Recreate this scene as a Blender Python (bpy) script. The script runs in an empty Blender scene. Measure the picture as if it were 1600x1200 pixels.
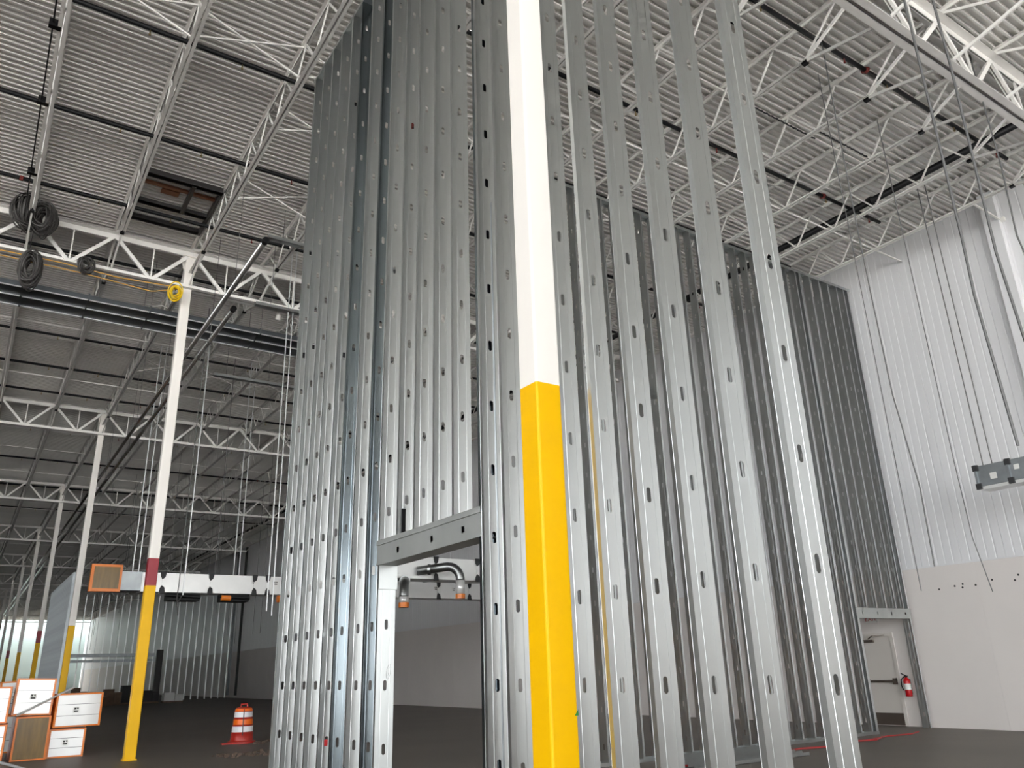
import bpy, math, random
from mathutils import Vector, Matrix
random.seed(7)
S = bpy.context.scene
COL = S.collection

# ------------------------------------------------------------------ camera
CAMZ = 1.652
yaw, pitch, roll, FPX = 0.5956, 0.3459, -0.0315, 1232.07
fw = Vector((math.sin(yaw)*math.cos(pitch), math.cos(yaw)*math.cos(pitch), math.sin(pitch)))
r0 = Vector((math.cos(yaw), -math.sin(yaw), 0)); u0 = r0.cross(fw)
rt = r0*math.cos(roll) + u0*math.sin(roll); up = -r0*math.sin(roll) + u0*math.cos(roll)
cd = bpy.data.cameras.new('camera'); cam = bpy.data.objects.new('camera', cd); COL.objects.link(cam)
M = Matrix((rt, up, -fw)).transposed().to_4x4(); M.translation = Vector((0, 0, CAMZ)); cam.matrix_world = M
cd.sensor_fit = 'HORIZONTAL'; cd.sensor_width = 36.0; cd.lens = FPX/1600*36; cd.clip_start = 0.05; cd.clip_end = 400
S.camera = cam

# ------------------------------------------------------------------ daylight: overcast sky round the open-sided shell
w = bpy.data.worlds.new('overcast_sky'); S.world = w; w.use_nodes = True
bg = w.node_tree.nodes['Background']; bg.inputs[0].default_value = (0.96, 0.985, 1.0, 1); bg.inputs[1].default_value = 1.0
sl = bpy.data.lights.new('sun', 'SUN'); sl.energy = 10.0; sl.angle = 0.01; sl.color = (1.0, 0.98, 0.95)
so = bpy.data.objects.new('sun', sl); COL.objects.link(so); so.rotation_euler = Vector((-.45, -.55, -1.05)).to_track_quat('-Z', 'Y').to_euler()
S.view_settings.view_transform = 'Standard'; S.view_settings.look = 'None'
S.view_settings.gamma = 1.0; S.view_settings.use_curve_mapping = False
S.view_settings.exposure = 2.92

# ------------------------------------------------------------------ materials
def mat(name, col, rough=0.6, metal=0.0, noise=0.0, nscale=4.0, bump=0.0, bscale=30.0, stretch=(1, 1, 1), spec=0.5, col2=None, alpha=None, rnoise=0.0):
    m = bpy.data.materials.new(name); m.use_nodes = True
    nt = m.node_tree; b = nt.nodes['Principled BSDF']
    b.inputs['Base Color'].default_value = (*col, 1); b.inputs['Roughness'].default_value = rough
    b.inputs['Metallic'].default_value = metal; b.inputs['Specular IOR Level'].default_value = spec
    if noise or bump or rnoise:
        tc = nt.nodes.new('ShaderNodeTexCoord'); mp = nt.nodes.new('ShaderNodeMapping')
        mp.inputs['Scale'].default_value = stretch
        nt.links.new(tc.outputs['Object'], mp.inputs[0])
    if noise or rnoise:
        n = nt.nodes.new('ShaderNodeTexNoise'); n.inputs['Scale'].default_value = nscale; n.inputs['Detail'].default_value = 6
        nt.links.new(mp.outputs[0], n.inputs['Vector'])
    if noise:
        mx = nt.nodes.new('ShaderNodeMixRGB'); c2 = col2 or tuple(c*(1-noise) for c in col)
        cr = nt.nodes.new('ShaderNodeValToRGB'); cr.color_ramp.elements[0].position = 0.35; cr.color_ramp.elements[1].position = 0.68
        nt.links.new(n.outputs[0], cr.inputs[0]); nt.links.new(cr.outputs[0], mx.inputs[0])
        mx.inputs[1].default_value = (*c2, 1); mx.inputs[2].default_value = (*col, 1)
        nt.links.new(mx.outputs[0], b.inputs['Base Color'])
    if rnoise:
        mr = nt.nodes.new('ShaderNodeMapRange'); mr.inputs['To Min'].default_value = rough-rnoise; mr.inputs['To Max'].default_value = rough+rnoise
        nt.links.new(n.outputs[0], mr.inputs[0]); nt.links.new(mr.outputs[0], b.inputs['Roughness'])
    if bump:
        n2 = nt.nodes.new('ShaderNodeTexNoise'); n2.inputs['Scale'].default_value = bscale; n2.inputs['Detail'].default_value = 3
        nt.links.new(mp.outputs[0], n2.inputs['Vector'])
        bp = nt.nodes.new('ShaderNodeBump'); bp.inputs['Strength'].default_value = bump; bp.inputs['Distance'].default_value = 0.01
        nt.links.new(n2.outputs[0], bp.inputs['Height']); nt.links.new(bp.outputs[0], b.inputs['Normal'])
    if alpha is not None:
        b.inputs['Alpha'].default_value = alpha
    return m
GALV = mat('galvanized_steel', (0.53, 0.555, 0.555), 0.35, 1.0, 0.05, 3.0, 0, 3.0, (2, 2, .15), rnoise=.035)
GALVH = mat('dull_header_steel', (0.52, 0.54, 0.53), 0.62, 0.9, 0.1, 2)
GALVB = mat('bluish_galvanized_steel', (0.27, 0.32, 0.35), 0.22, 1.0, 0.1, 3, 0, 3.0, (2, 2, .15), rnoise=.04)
GALVD = mat('dull_galvanized_steel', (0.36, 0.385, 0.40), 0.42, 1.0, 0.2, 3, 0.06, 3)
TRUNK = mat('dark_galvanized_duct', (0.16, 0.175, 0.19), 0.4, 1.0, 0.2, 3)
GALVP = mat('bright_conduit_steel', (0.6, 0.61, 0.61), 0.22, 1.0)
WHITE = mat('white_steel_paint', (0.84, 0.82, 0.79), 0.5, 0, 0.06, 3)
COLW = mat('white_column_paint', (0.86, 0.82, 0.77), 0.4, 0, 0.03, 1)
DECK = mat('white_deck_paint', (0.80, 0.785, 0.75), 0.5, 0, 0.10, 0.7)
YEL = mat('yellow_column_paint', (0.88, 0.49, 0.0), 0.38, 0, 0.05, 2, bump=.04, bscale=60, spec=.22)
REDP = mat('red_column_paint', (0.30, 0.008, 0.022), 0.4)
BLACK = mat('black_pipe_paint', (0.006, 0.006, 0.007), 0.45, spec=.2)
RUBBER = mat('black_tape', (0.03, 0.03, 0.032), 0.7)
REDF = mat('red_fitting_paint', (0.16, 0.018, 0.014), 0.5)
BRASS = mat('brass_fitting', (0.45, 0.36, 0.2), 0.35, 1.0)
PANEL = mat('insulated_panel_paint', (0.75, 0.75, 0.765), 0.45, 0, 0.05, 0.8, stretch=(1, 1, .2))
BASEP = mat('painted_base_wall', (0.74, 0.695, 0.67), 0.6, 0, 0.06, 0.5)
FLOORM = mat('dusty_concrete', (0.19, 0.165, 0.145), 0.55, 0, 0.3, 0.35, 0.05, 8, rnoise=.08)
PALEGND = mat('pale_bounce_ground', (0.56, 0.555, 0.54), 0.9, 0, 0.15, 0.2)  # for the unseen yard, pale so it reflects sunlight up under the deck
DARKGND = mat('low_bounce_ground', (0.07, 0.07, 0.072), 0.8, 0, 0.2, 0.3)  # for the unseen left yard, dark so it reflects little light
FOIL = mat('white_foil_wrap', (0.78, 0.78, 0.77), 0.3, 0.35, 0.06, 2, 0.25, 3.0)
ORANGE = mat('orange_film', (0.75, 0.19, 0.01), 0.3)
FILM = mat('brown_stretch_film', (0.20, 0.115, 0.022), 0.25, 0, 0.35, 3, 0.1, 6, (4, 4, .6))
SPIRAL = mat('spiral_duct_steel', (0.30, 0.31, 0.31), 0.33, 1.0)
DRUMO = mat('drum_plastic_red', (0.42, 0.02, 0.012), 0.4)
DRUMB = mat('drum_orange_band', (0.95, 0.17, 0.008), 0.35)
DRUMW = mat('drum_white_band', (0.88, 0.88, 0.9), 0.3)
DOORM = mat('door_paint', (0.66, 0.62, 0.58), 0.45)
KICK = mat('kick_plate_steel', (0.17, 0.14, 0.12), 0.4, 0.7)
REDX = mat('extinguisher_red', (0.5, 0.008, 0.012), 0.25)
PAPER = mat('label_paper', (0.75, 0.75, 0.72), 0.6)
WIRE = mat('dark_grey_cable', (0.075, 0.07, 0.068), 0.5, 0.3)
YWIRE = mat('yellow_cable', (0.75, 0.5, 0.01), 0.4)
OWIRE = mat('orange_cable', (0.65, 0.36, 0.07), 0.5)
ROD = mat('hanger_steel', (0.13, 0.13, 0.13), 0.5, 0.3)
RODB = mat('bright_hanger_strap', (0.78, 0.79, 0.8), 0.35, 0.6)
DARKS = mat('dark_frame_steel', (0.03, 0.028, 0.028), 0.5)
RUST = mat('primer_rust', (0.24, 0.10, 0.05), 0.7)
FARW = mat('pale_green_end_wall', (0.55, 0.66, 0.63), 0.6)
DEBRIS = mat('brown_debris', (0.16, 0.11, 0.08), 0.8, 0, .5, 20)
CARTON = mat('brown_carton', (0.17, 0.11, 0.07), 0.7, 0, .3, 3)
REDH = mat('red_hose', (0.35, 0.03, 0.03), 0.5)
GREENM = mat('green_tape', (0.02, 0.22, 0.03), 0.5)
INK = mat('black_ink', (0.02, 0.02, 0.02), 0.6)
TARP = mat('clear_plastic_wrap', (0.75, 0.72, 0.70), 0.3, 0, .15, 3, .6, 5)
GLASS = mat('window_glass', (0.5, 0.6, 0.6), 0.1, 0.0)
REDT = mat('exit_red', (0.45, 0.02, 0.02), 0.4)

# ------------------------------------------------------------------ helpers
class MB:
    def __init__(s): s.v = []; s.f = []
    def add(s, vs, fs):
        n = len(s.v); s.v += [tuple(v) for v in vs]; s.f += [tuple(i+n for i in f) for f in fs]; return s
    def box(s, a, b):
        (x0, y0, z0), (x1, y1, z1) = a, b
        return s.add([(x0,y0,z0),(x1,y0,z0),(x1,y1,z0),(x0,y1,z0),(x0,y0,z1),(x1,y0,z1),(x1,y1,z1),(x0,y1,z1)],
                     [(0,3,2,1),(4,5,6,7),(0,1,5,4),(1,2,6,5),(2,3,7,6),(3,0,4,7)])
    def path(s, pts, r, n=8, cap=True):
        pts = [Vector(p) for p in pts]; rings = []
        rs = r if isinstance(r, (list, tuple)) else [r]*len(pts)
        prev = None
        for i, p in enumerate(pts):
            t = (pts[min(i+1, len(pts)-1)] - pts[max(i-1, 0)]).normalized()
            if prev is None:
                a = Vector((0, 0, 1)) if abs(t.z) < .9 else Vector((1, 0, 0)); e = t.cross(a).normalized()
            else:
                e = (prev - t*prev.dot(t)).normalized()
            prev = e; g = t.cross(e)
            rings.append([p + (e*math.cos(2*math.pi*k/n+math.pi/n) + g*math.sin(2*math.pi*k/n+math.pi/n))*rs[i] for k in range(n)])
        vs = [v for rg in rings for v in rg]; fs = []
        for i in range(len(pts)-1):
            for k in range(n):
                fs.append((i*n+k, i*n+(k+1) % n, (i+1)*n+(k+1) % n, (i+1)*n+k))
        if cap:
            fs.append(tuple(range(n-1, -1, -1))); fs.append(tuple((len(pts)-1)*n+k for k in range(n)))
        return s.add(vs, fs)
    def beam(s, p0, p1, wx, wy):
        # rectangular bar between two points; wy measured roughly along z
        p0, p1 = Vector(p0), Vector(p1); t = (p1-p0).normalized()
        a = Vector((0, 0, 1)) if abs(t.z) < .95 else Vector((0, 1, 0))
        e = t.cross(a).normalized(); g = e.cross(t).normalized()
        c = [(-1,-1),(1,-1),(1,1),(-1,1)]
        vs = [p + e*(i*wx/2) + g*(j*wy/2) for p in (p0, p1) for i, j in c]
        return s.add(vs, [(3,2,1,0),(4,5,6,7),(0,1,5,4),(1,2,6,5),(2,3,7,6),(3,0,4,7)])
    def lathe(s, prof, c, n=24, a0=0, a1=2*math.pi):
        full = abs(a1-a0-2*math.pi) < 1e-6; m = n if full else n+1; vs = []; fs = []
        for r, z in prof:
            for k in range(m):
                a = a0+(a1-a0)*k/n; vs.append((c[0]+r*math.cos(a), c[1]+r*math.sin(a), c[2]+z))
        for i in range(len(prof)-1):
            for k in range(n):
                k2 = (k+1) % m
                fs.append((i*m+k, i*m+k2, (i+1)*m+k2, (i+1)*m+k))
        return s.add(vs, fs)
    def mesh(s, name, m, origin=(0, 0, 0), smooth=False):
        me = bpy.data.meshes.new(name); o = origin
        me.from_pydata([(x-o[0], y-o[1], z-o[2]) for x, y, z in s.v], [], s.f); me.update()
        me.materials.append(m)
        if smooth:
            me.polygons.foreach_set('use_smooth', [True]*len(me.polygons))
        return me
    def build(s, name, m, parent=None, origin=None, smooth=False):
        og = tuple(parent.location) if parent is not None and origin is None else (origin or (0, 0, 0))
        if parent is not None and parent.parent is not None and origin is None:
            og = tuple(parent.location + parent.parent.location)
        o = bpy.data.objects.new(name, s.mesh(name, m, og, smooth)); COL.objects.link(o)
        if parent is not None: o.parent = parent
        elif origin: o.location = origin
        return o
def thing(name, loc, label, cat, group=None):
    o = bpy.data.objects.new(name, None); COL.objects.link(o); o.location = loc; o.empty_display_size = .1
    return tag(o, label, cat, group)
def tag(o, label=None, cat=None, group=None, kind=None):
    if label: o['label'] = label
    if cat: o['category'] = cat
    if group: o['group'] = group
    if kind: o['kind'] = kind
    return o
def inst(name, me, parent, loc, rotz=0, scale=None, rot=None):
    o = bpy.data.objects.new(name, me); COL.objects.link(o); o.parent = parent; o.location = loc
    o.rotation_euler = rot or (0, 0, rotz)
    if scale: o.scale = scale
    return o
ORD = ['first', 'second', 'third', 'fourth', 'fifth', 'sixth', 'seventh', 'eighth', 'ninth', 'tenth', 'eleventh', 'twelfth',
       'thirteenth', 'fourteenth', 'fifteenth', 'sixteenth', 'seventeenth', 'eighteenth', 'nineteenth', 'twentieth']
WALLX = 20.0; DECKZ = 12.67; JB = 11.87; XL = -24.0; YN = -26.0; YF = 176.0

# ------------------------------------------------------------------ setting
tag(MB().box((XL, YN, -.2), (WALLX+.3, 182, 0)).build('floor', FLOORM), 'dusty brown-grey concrete slab floor', kind='structure')
tag(MB().box((-160, YN, -.3), (XL, 260, -.02)).build('added_dark_yard', DARKGND), 'unseen dark yard added beside the building to cut bounced light', kind='structure')  # unseen surface added dark to keep bounced light off the deck flats
gm = MB()
for a, b in (((-160, -160, -.3), (160, YN, -.02)), ((WALLX+.3, YN, -.3), (160, 260, -.02)), ((XL, 182, -.3), (WALLX+.3, 260, -.02))): gm.box(a, b)
tag(gm.build('ground', PALEGND), 'unseen pale yard added outside the building to bounce light in', kind='structure')  # unseen surface added as a reflector to brighten the deck
mb = MB(); P = .1524; n = int((YF-YN)/P); vs = []; fs = []
for i in range(n):
    y = YN+i*P
    for dy, dz in ((0, 0), (.040, 0), (.046, .066), (.146, .066)):
        vs += [(XL, y+dy, DECKZ+dz), (WALLX+.3, y+dy, DECKZ+dz)]
m_ = len(vs)//2
for i in range(m_-1): fs.append((2*i, 2*i+1, 2*i+3, 2*i+2))
k = len(vs); vs += [(XL, YN, DECKZ+.15), (WALLX+.3, YN, DECKZ+.15), (WALLX+.3, YF, DECKZ+.15), (XL, YF, DECKZ+.15)]; fs.append((k, k+1, k+2, k+3))
mb.add(vs, fs); tag(mb.build('ceiling', DECK), 'white ribbed steel roof deck', kind='structure')
# right-hand wall: backing, upper insulated panels, lower base panels
wr = tag(MB().box((WALLX+.06, YN, 0), (WALLX+.3, 182, DECKZ+.3)).build('wall_right', PANEL, origin=(WALLX, 0, 0)), 'white insulated metal wall above a painted base', kind='structure')
SEAM = 3.75
def panel_mesh():
    w_ = 1.02; prof = [(0, .03), (0.006, 0)]
    for j in range(1, 5):
        y = j*w_/5; prof += [(y-.022, 0), (y-.010, .007), (y+.010, .007), (y+.022, 0)]
    prof += [(w_-.006, 0), (w_, .03)]
    vs = []; fs = []
    for y, x in prof: vs += [(x, y, 0), (x, y, 8.95)]
    for i in range(len(prof)-1): fs.append((2*i, 2*i+1, 2*i+3, 2*i+2))
    k = len(vs); vs += [(.06, 0, 0), (.06, 0, 8.95), (.06, w_, 0), (.06, w_, 8.95)]
    fs += [(k, k+1, 1, 0), (k+2, 2*len(prof)-2, 2*len(prof)-1, k+3)]
    return MB().add(vs, fs).mesh('wall_panel', PANEL)
pm = panel_mesh()
for i in range(-25, 176):
    inst('wall_panel', pm, wr, (0, i*1.02, SEAM))
# base panels, leaving the exit doorway (Y 12.36..13.36) open in front of the backing
bpm = MB().box((-.015, .0012, 0), (.06, 2.4388, SEAM-.012)).mesh('base_panel', BASEP)
DY0, DY1, DZ = 12.38, 13.34, 2.2
YB = [DY0-2.44*k for k in range(1, 16)]
for y in YB: inst('base_panel', bpm, wr, (0, y, 0))
for k in range(68): inst('base_panel', bpm, wr, (0, DY1+2.44*k, 0))
MB().box((WALLX-.015, DY0, DZ+.0), (WALLX+.06, DY1, SEAM-.012)).build('base_panel', BASEP, wr)
MB().box((WALLX-.03, YN, SEAM-.02), (WALLX-.004, 180, SEAM+.02)).build('trim_strip', PANEL, wr)
mb = MB()
for y, z in ((9.0, 3.33), (8.8, 3.3), (9.6, 3.28), (10.0, 3.2), (10.3, 3.25), (10.32, 3.17), (10.5, 3.22), (8.1, 3.36), (7.7, 3.42), (7.55, 3.38), (8.5, 3.4), (9.1, 3.22), (10.9, 3.18), (8.5, 3.28)):
    mb.path([(WALLX-.02, y, z), (WALLX-.013, y, z)], .025, 8)
mb.build('bolt_hole', INK, wr)
# boxed pilaster on the wall
MB().box((WALLX-.18, 7.40, SEAM), (WALLX, 7.76, DECKZ)).build('pilaster', PANEL, wr)
# far end wall beyond a roof gap added to let daylight onto it
we = tag(MB().box((XL, 180, 0), (WALLX, 180.3, 14)).build('wall_far', FARW), 'pale green end wall far away', kind='structure')
for i in range(16):
    MB().box((XL+2+i*2.6, 179.9, 0), (XL+2.2+i*2.6, 180, 12)).build('wall_rib', FARW, we)
tag(MB().box((XL-.3, 14, 0), (XL, YF, DECKZ+.3)).box((XL-.3, YN, 0), (XL, 14, 4.2)).build('added_wall_left', BASEP), 'unseen side wall added to shape the daylight', kind='structure')  # unseen wall, full height at depth, low near camera, added to shape daylight
tag(MB().box((4.0, YN-.3, 7.6), (WALLX+.3, YN, DECKZ+.3)).box((17.5, YN-.3, 0), (WALLX+.3, YN, 7.6)).build('added_wall_front', BASEP), 'unseen front wall added behind the camera to trim the daylight', kind='structure')  # unseen lintel and pier added to tame bright reflections in the studs
# exit door in the white wall
dr = tag(MB().box((WALLX+.0, DY0+.05, .01), (WALLX+.045, DY1-.05, DZ-.05)).build('door_1', DOORM, origin=(WALLX, DY0, 0)), 'beige steel exit door with a panic bar', kind='structure')
for nm, a, b in (('door_frame', (DY0-.03, 0), (DY0+.05, DZ+.03)), ('door_frame', (DY1-.05, 0), (DY1+.03, DZ+.03)), ('door_frame', (DY0+.05, DZ-.05), (DY1-.05, DZ+.03))):
    MB().box((WALLX-.045, a[0], a[1]), (WALLX+.05, b[0], b[1])).build(nm, DOORM, dr, origin=(WALLX, DY0, 0))
MB().box((WALLX-.006, DY0+.07, .02), (WALLX, DY1-.07, .30)).build('kick_plate', KICK, dr, origin=(WALLX, DY0, 0))
MB().box((WALLX-.09, DY0+.08, 1.03), (WALLX-.045, DY1-.09, 1.08)).box((WALLX-.10, DY0+.07, .98), (WALLX, DY0+.15, 1.13)).box((WALLX-.1, DY1-.13, 1.0), (WALLX, DY1-.08, 1.11)).build('panic_bar', KICK, dr, origin=(WALLX, DY0, 0))
MB().box((WALLX-.07, DY1-.42, DZ-.19), (WALLX, DY1-.12, DZ-.12)).beam((WALLX-.06, DY1-.3, DZ-.1), (WALLX-.2, DY0+.45, DZ-.03), .03, .02).beam((WALLX-.2, DY0+.45, DZ-.03), (WALLX-.04, DY0+.2, DZ-.02), .03, .02).build('door_closer', KICK, dr, origin=(WALLX, DY0, 0))

# ------------------------------------------------------------------ studs
def stud_mesh(name, L, phase=.3048, width=.2032, fl=.041, step=.6096, lip=.013, m=GALV):
    """C stud standing on z=0: web in the xz plane at y=0 facing -y, flanges running to +y."""
    h = width/2; t = .0016; rows = []
    z = phase
    while z < L-.12: rows.append(z); z += step
    hw, hh, c = .019, .051, .011
    V = []; F = []
    idx = {}
    def v(x, y, z):
        kk = (round(x, 4), round(y, 4), round(z, 4))
        if kk not in idx: idx[kk] = len(V); V.append((x, y, z))
        return idx[kk]
    xs = [-h, -.050, -.047, -.044, -.028, .028, .044, .047, .050, h]
    dep = {-.047: .0015, .047: .0015}
    X = lambda x, z: v(x, dep.get(x, 0), z)
    cuts = [0.0]
    for r in rows: cuts += [r-hh-.012, r+hh+.012]
    cuts.append(L)
    for a in range(len(cuts)-1):
        z0, z1 = cuts[a], cuts[a+1]; hole = a % 2 == 1
        for j in range(len(xs)-1):
            if hole and xs[j] == -.028:
                r = (z0+z1)/2
                q = [v(-hw+c, 0, r-hh), v(hw-c, 0, r-hh), v(hw, 0, r-hh+c), v(hw, 0, r+hh-c), v(hw-c, 0, r+hh), v(-hw+c, 0, r+hh), v(-hw, 0, r+hh-c), v(-hw, 0, r-hh+c)]
                A, B, C, D = X(-.028, z0), X(.028, z0), X(.028, z1), X(-.028, z1)
                F.extend([(A, B, q[1], q[0]), (B, q[2], q[1]), (B, C, q[3], q[2]), (C, q[4], q[3]), (C, D, q[5], q[4]), (D, q[6], q[5]), (D, A, q[7], q[6]), (A, q[0], q[7])])
            else:
                F.append((X(xs[j], z0), X(xs[j+1], z0), X(xs[j+1], z1), X(xs[j], z1)))
    for s in (-1, 1):
        x = s*h
        for a in range(len(cuts)-1):
            z0, z1 = cuts[a], cuts[a+1]
            q = (v(x, 0, z0), v(x, fl, z0), v(x, fl, z1), v(x, 0, z1)); F.append(q if s > 0 else q[::-1])
        q = (v(x, fl, 0), v(x-s*lip, fl, 0), v(x-s*lip, fl, L), v(x, fl, L))
        F.append(q if s > 0 else q[::-1])
    me = bpy.data.meshes.new(name); me.from_pydata(V, [], F); me.update()
    import bmesh
    bm = bmesh.new(); bm.from_mesh(me); bmesh.ops.recalc_face_normals(bm, faces=bm.faces)
    bmesh.ops.solidify(bm, geom=bm.faces[:], thickness=t); bm.to_mesh(me); bm.free()
    me.materials.append(m); return me
WX = 3.762; WT = 11.78
SM = stud_mesh('stud', WT); SHORT = stud_mesh('stud', 11.36); CRIP = stud_mesh('cripple_stud', WT-2.98, phase=.29+.13)
sw = thing('stud_wall', (WX, 2.6, 0), 'tall galvanized stud wall in front, beside the yellow and white column', 'stud wall')
def rl(p, o): return tuple(a-b for a, b in zip(p, o.location))
for y in (2.68, 3.10, 3.512, 3.922, 4.338, 4.745, 5.155, 5.567, 5.905, 8.10, 8.86, 9.675, 10.125, 10.535, 10.96, 11.39):
    o = inst('stud', SHORT if 4.5 < y < 5.2 else SM, sw, rl((WX, y, 0), sw))
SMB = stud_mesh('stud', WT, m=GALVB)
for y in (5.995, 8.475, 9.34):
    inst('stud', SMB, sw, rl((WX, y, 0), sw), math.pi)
for y in (6.444, 6.84, 7.26, 7.65):
    inst('cripple_stud', CRIP, sw, rl((WX, y, 2.98), sw))
def track(name, a, b, wdt, ht, axis, parent, z, updown, m=GALV):
    """U track: web at z, legs going up (+1) or down (-1)"""
    mb = MB(); t = .002; h = wdt/2; z1 = z+updown*ht
    zz = sorted((z, z+updown*t)); zl = sorted((z, z1))
    if axis == 'y':
        x = parent.location.x
        mb.box((x-h, a, zz[0]), (x+h, b, zz[1])).box((x-h-t, a, zl[0]), (x-h, b, zl[1])).box((x+h, a, zl[0]), (x+h+t, b, zl[1]))
    else:
        y = parent.location.y
        mb.box((a, y-h, zz[0]), (b, y+h, zz[1])).box((a, y-h-t, zl[0]), (b, y-h, zl[1])).box((a, y+h, zl[0]), (b, y+h+t, zl[1]))
    return mb.build(name, m, parent)
track('bottom_track', 2.6, 5.99, .206, .06, 'y', sw, .001, 1); track('bottom_track', 8.06, 11.5, .206, .06, 'y', sw, .001, 1)
track('top_track', 2.6, 4.5, .206, .06, 'y', sw, WT+.003, -1); track('top_track', 5.3, 11.5, .206, .06, 'y', sw, WT+.003, -1)
def plate_with_holes(mb, o, e, L, Hh, holes, th, nrm):
    """plate from o along unit e (length L) and up z (Hh), square holes [(u,size)]"""
    o = Vector(o); e = Vector(e); nrm = Vector(nrm); us = [0]
    for u, s in holes: us += [u-s/2, u+s/2]
    us.append(L); sz = holes[0][1]; z0, z1 = Hh/2-sz*.55, Hh/2+sz*.55
    def q(u0, u1, a, b):
        c = [o+e*u0+Vector((0, 0, a)), o+e*u1+Vector((0, 0, a)), o+e*u1+Vector((0, 0, b)), o+e*u0+Vector((0, 0, b))]
        d = [p+nrm*th for p in c]
        mb.add(c+d, [(0,1,2,3),(7,6,5,4),(0,4,5,1),(1,5,6,2),(2,6,7,3),(3,7,4,0)])
    for i in range(len(us)-1):
        if i % 2 == 0: q(us[i], us[i+1], 0, Hh)
        else: q(us[i], us[i+1], 0, z0); q(us[i], us[i+1], z1, Hh)
# door header of the near wall
mb = MB(); plate_with_holes(mb, (3.655, 5.95, 2.752), (0, 1, 0), 2.2, .22, [(.32, .055), (.93, .055), (1.68, .055)], .003, (1, 0, 0))
mb.box((3.658, 5.95, 2.752), (3.868, 8.15, 2.757)).box((3.862, 5.95, 2.752), (3.866, 8.15, 2.972)).box((3.64, 5.95, 2.966), (3.868, 8.15, 2.974)).box((3.646, 5.95, 2.975), (3.65, 8.15, 3.02)).box((3.646, 5.95, 2.752), (3.65, 8.15, 2.77))
mb.build('header', GALVH, sw)
# sill collar clip on the left jamb and cable whip taped to the right jamb
MB().box((3.652, 8.075, 2.5), (3.872, 8.098, 2.75)).build('jamb_clip', GALV, sw)
mb = MB()
for d in (0, .014): mb.path([(3.655, 5.66+d, .1), (3.652, 5.665+d, 1.4), (3.655, 5.66+d, 2.2), (3.65, 5.668+d, 3.2), (3.655, 5.66+d, 6.0)], .005, 6)
mb.build('cable_whip', GALVD, sw)
# pencilled oval note on the left jamb
mb = MB(); pts = [(3.80+.028*math.cos(a)*.8+.012*math.sin(a), 8.0965, 1.66+.075*math.sin(a)) for a in [2*math.pi*k/24 for k in range(25)]]
mb.path(pts, .0009, 4)
for x0, z0, x1, z1 in ((3.793, 1.62, 3.806, 1.66), (3.806, 1.66, 3.797, 1.665), (3.80, 1.67, 3.812, 1.705), (3.797, 1.69, 3.808, 1.68), (3.79, 1.645, 3.8, 1.64)):
    mb.path([(x0, 8.0965, z0), (x1, 8.0965, z1)], .0009, 4)
mb.build('pencil_note', INK, sw)
# printed strip on header, tag on cripple stud
MB().box((3.70, 7.635, 3.02), (3.745, 7.642, 3.30)).build('stud_tag', BLACK, sw)

MB().box((3.735, 9.668, .86), (3.775, 9.673, .93)).build('red_tag', REDX, sw)

# cross wall closing the room
PY = 11.80
pw = thing('stud_wall', (11.9, PY, 0), 'dark cross stud wall meeting the white wall, with a doorway to the exit', 'stud wall')
SMP = stud_mesh('stud', WT); CRP = stud_mesh('cripple_stud', WT-2.78, phase=.35)
x = 9.3-.4064*0; i = 0
while x < 17.6:
    inst('stud', SMP, pw, rl((x, PY, 0), pw), -math.pi/2); x += .4064   # webs face -x, flanges to +x
inst('stud', SMP, pw, rl((17.60, PY, 0), pw), -math.pi/2); inst('stud', SMP, pw, rl((17.69, PY, 0), pw), math.pi/2)
xx = [18.05, 18.456, 18.86, 19.27, 19.60]
for x in xx: inst('cripple_stud', CRP, pw, rl((x, PY, 2.78), pw), -math.pi/2)
inst('stud', SMP, pw, rl((19.80, PY, 0), pw), -math.pi/2)
track('bottom_track', 9.2, 17.7, .206, .06, 'x', pw, .001, 1)
track('top_track', 9.2, 19.95, .206, .08, 'x', pw, WT+.003, -1)
mb = MB(); plate_with_holes(mb, (17.62, PY-.107, 2.535), (1, 0, 0), 2.27, .235, [(.22, .055), (.83, .055), (1.42, .055), (2.02, .055)], .003, (0, 1, 0))
mb.box((17.62, PY-.104, 2.535), (19.89, PY+.104, 2.54)).box((17.62, PY+.1, 2.535), (19.89, PY+.104, 2.77)).box((17.62, PY-.12, 2.764), (19.89, PY+.104, 2.772))
mb.build('header', GALVH, pw)
# ------------------------------------------------------------------ columns
CX = 3.478; CW = .1175
GY = [4.97, 20.5, 36.3, 52.1, 67.9, 83.7, 99.5, 115.3, 131.1, 146.9, 162.7]
CY = [4.742, 20.59, 36.40, 52.2, 68.0, 83.8, 99.6, 115.4, 131.2, 147.0, 162.8]
names = ['nearest square column, yellow base, white above, touching the near stud wall', 'second column, left of the near stud wall, yellow base under a red band',
         'third column of the row, yellow base and plain white shaft', 'fourth column of the row, slim with a red band over yellow', 'fifth column of the row, far off behind the duct pieces',
         'sixth column of the row, far off with a small red band', 'seventh column of the row, thin at the left picture edge', 'eighth column of the row, barely visible far away', 'ninth column of the row, barely visible far away', 'tenth column of the row, barely visible far away', 'eleventh and last column of the row, hardly visible']
def rbox(mb, cx, cy, hw, z0, z1, r=.018):
    pts = []
    for sx, sy, a in ((1, 1, 0), (-1, 1, 90), (-1, -1, 180), (1, -1, 270)):
        for d in (0, 30, 60, 90):
            A = math.radians(a+d); pts.append((cx+sx*(hw-r)+r*math.cos(A), cy+sy*(hw-r)+r*math.sin(A)))
    n = len(pts); vs = [(x, y, z) for z in (z0, z1) for x, y in pts]
    fs = [(k, (k+1) % n, n+(k+1) % n, n+k) for k in range(n)]+[tuple(range(n-1, -1, -1)), tuple(range(n, 2*n))]
    return mb.add(vs, fs)
YT = 3.73
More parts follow.
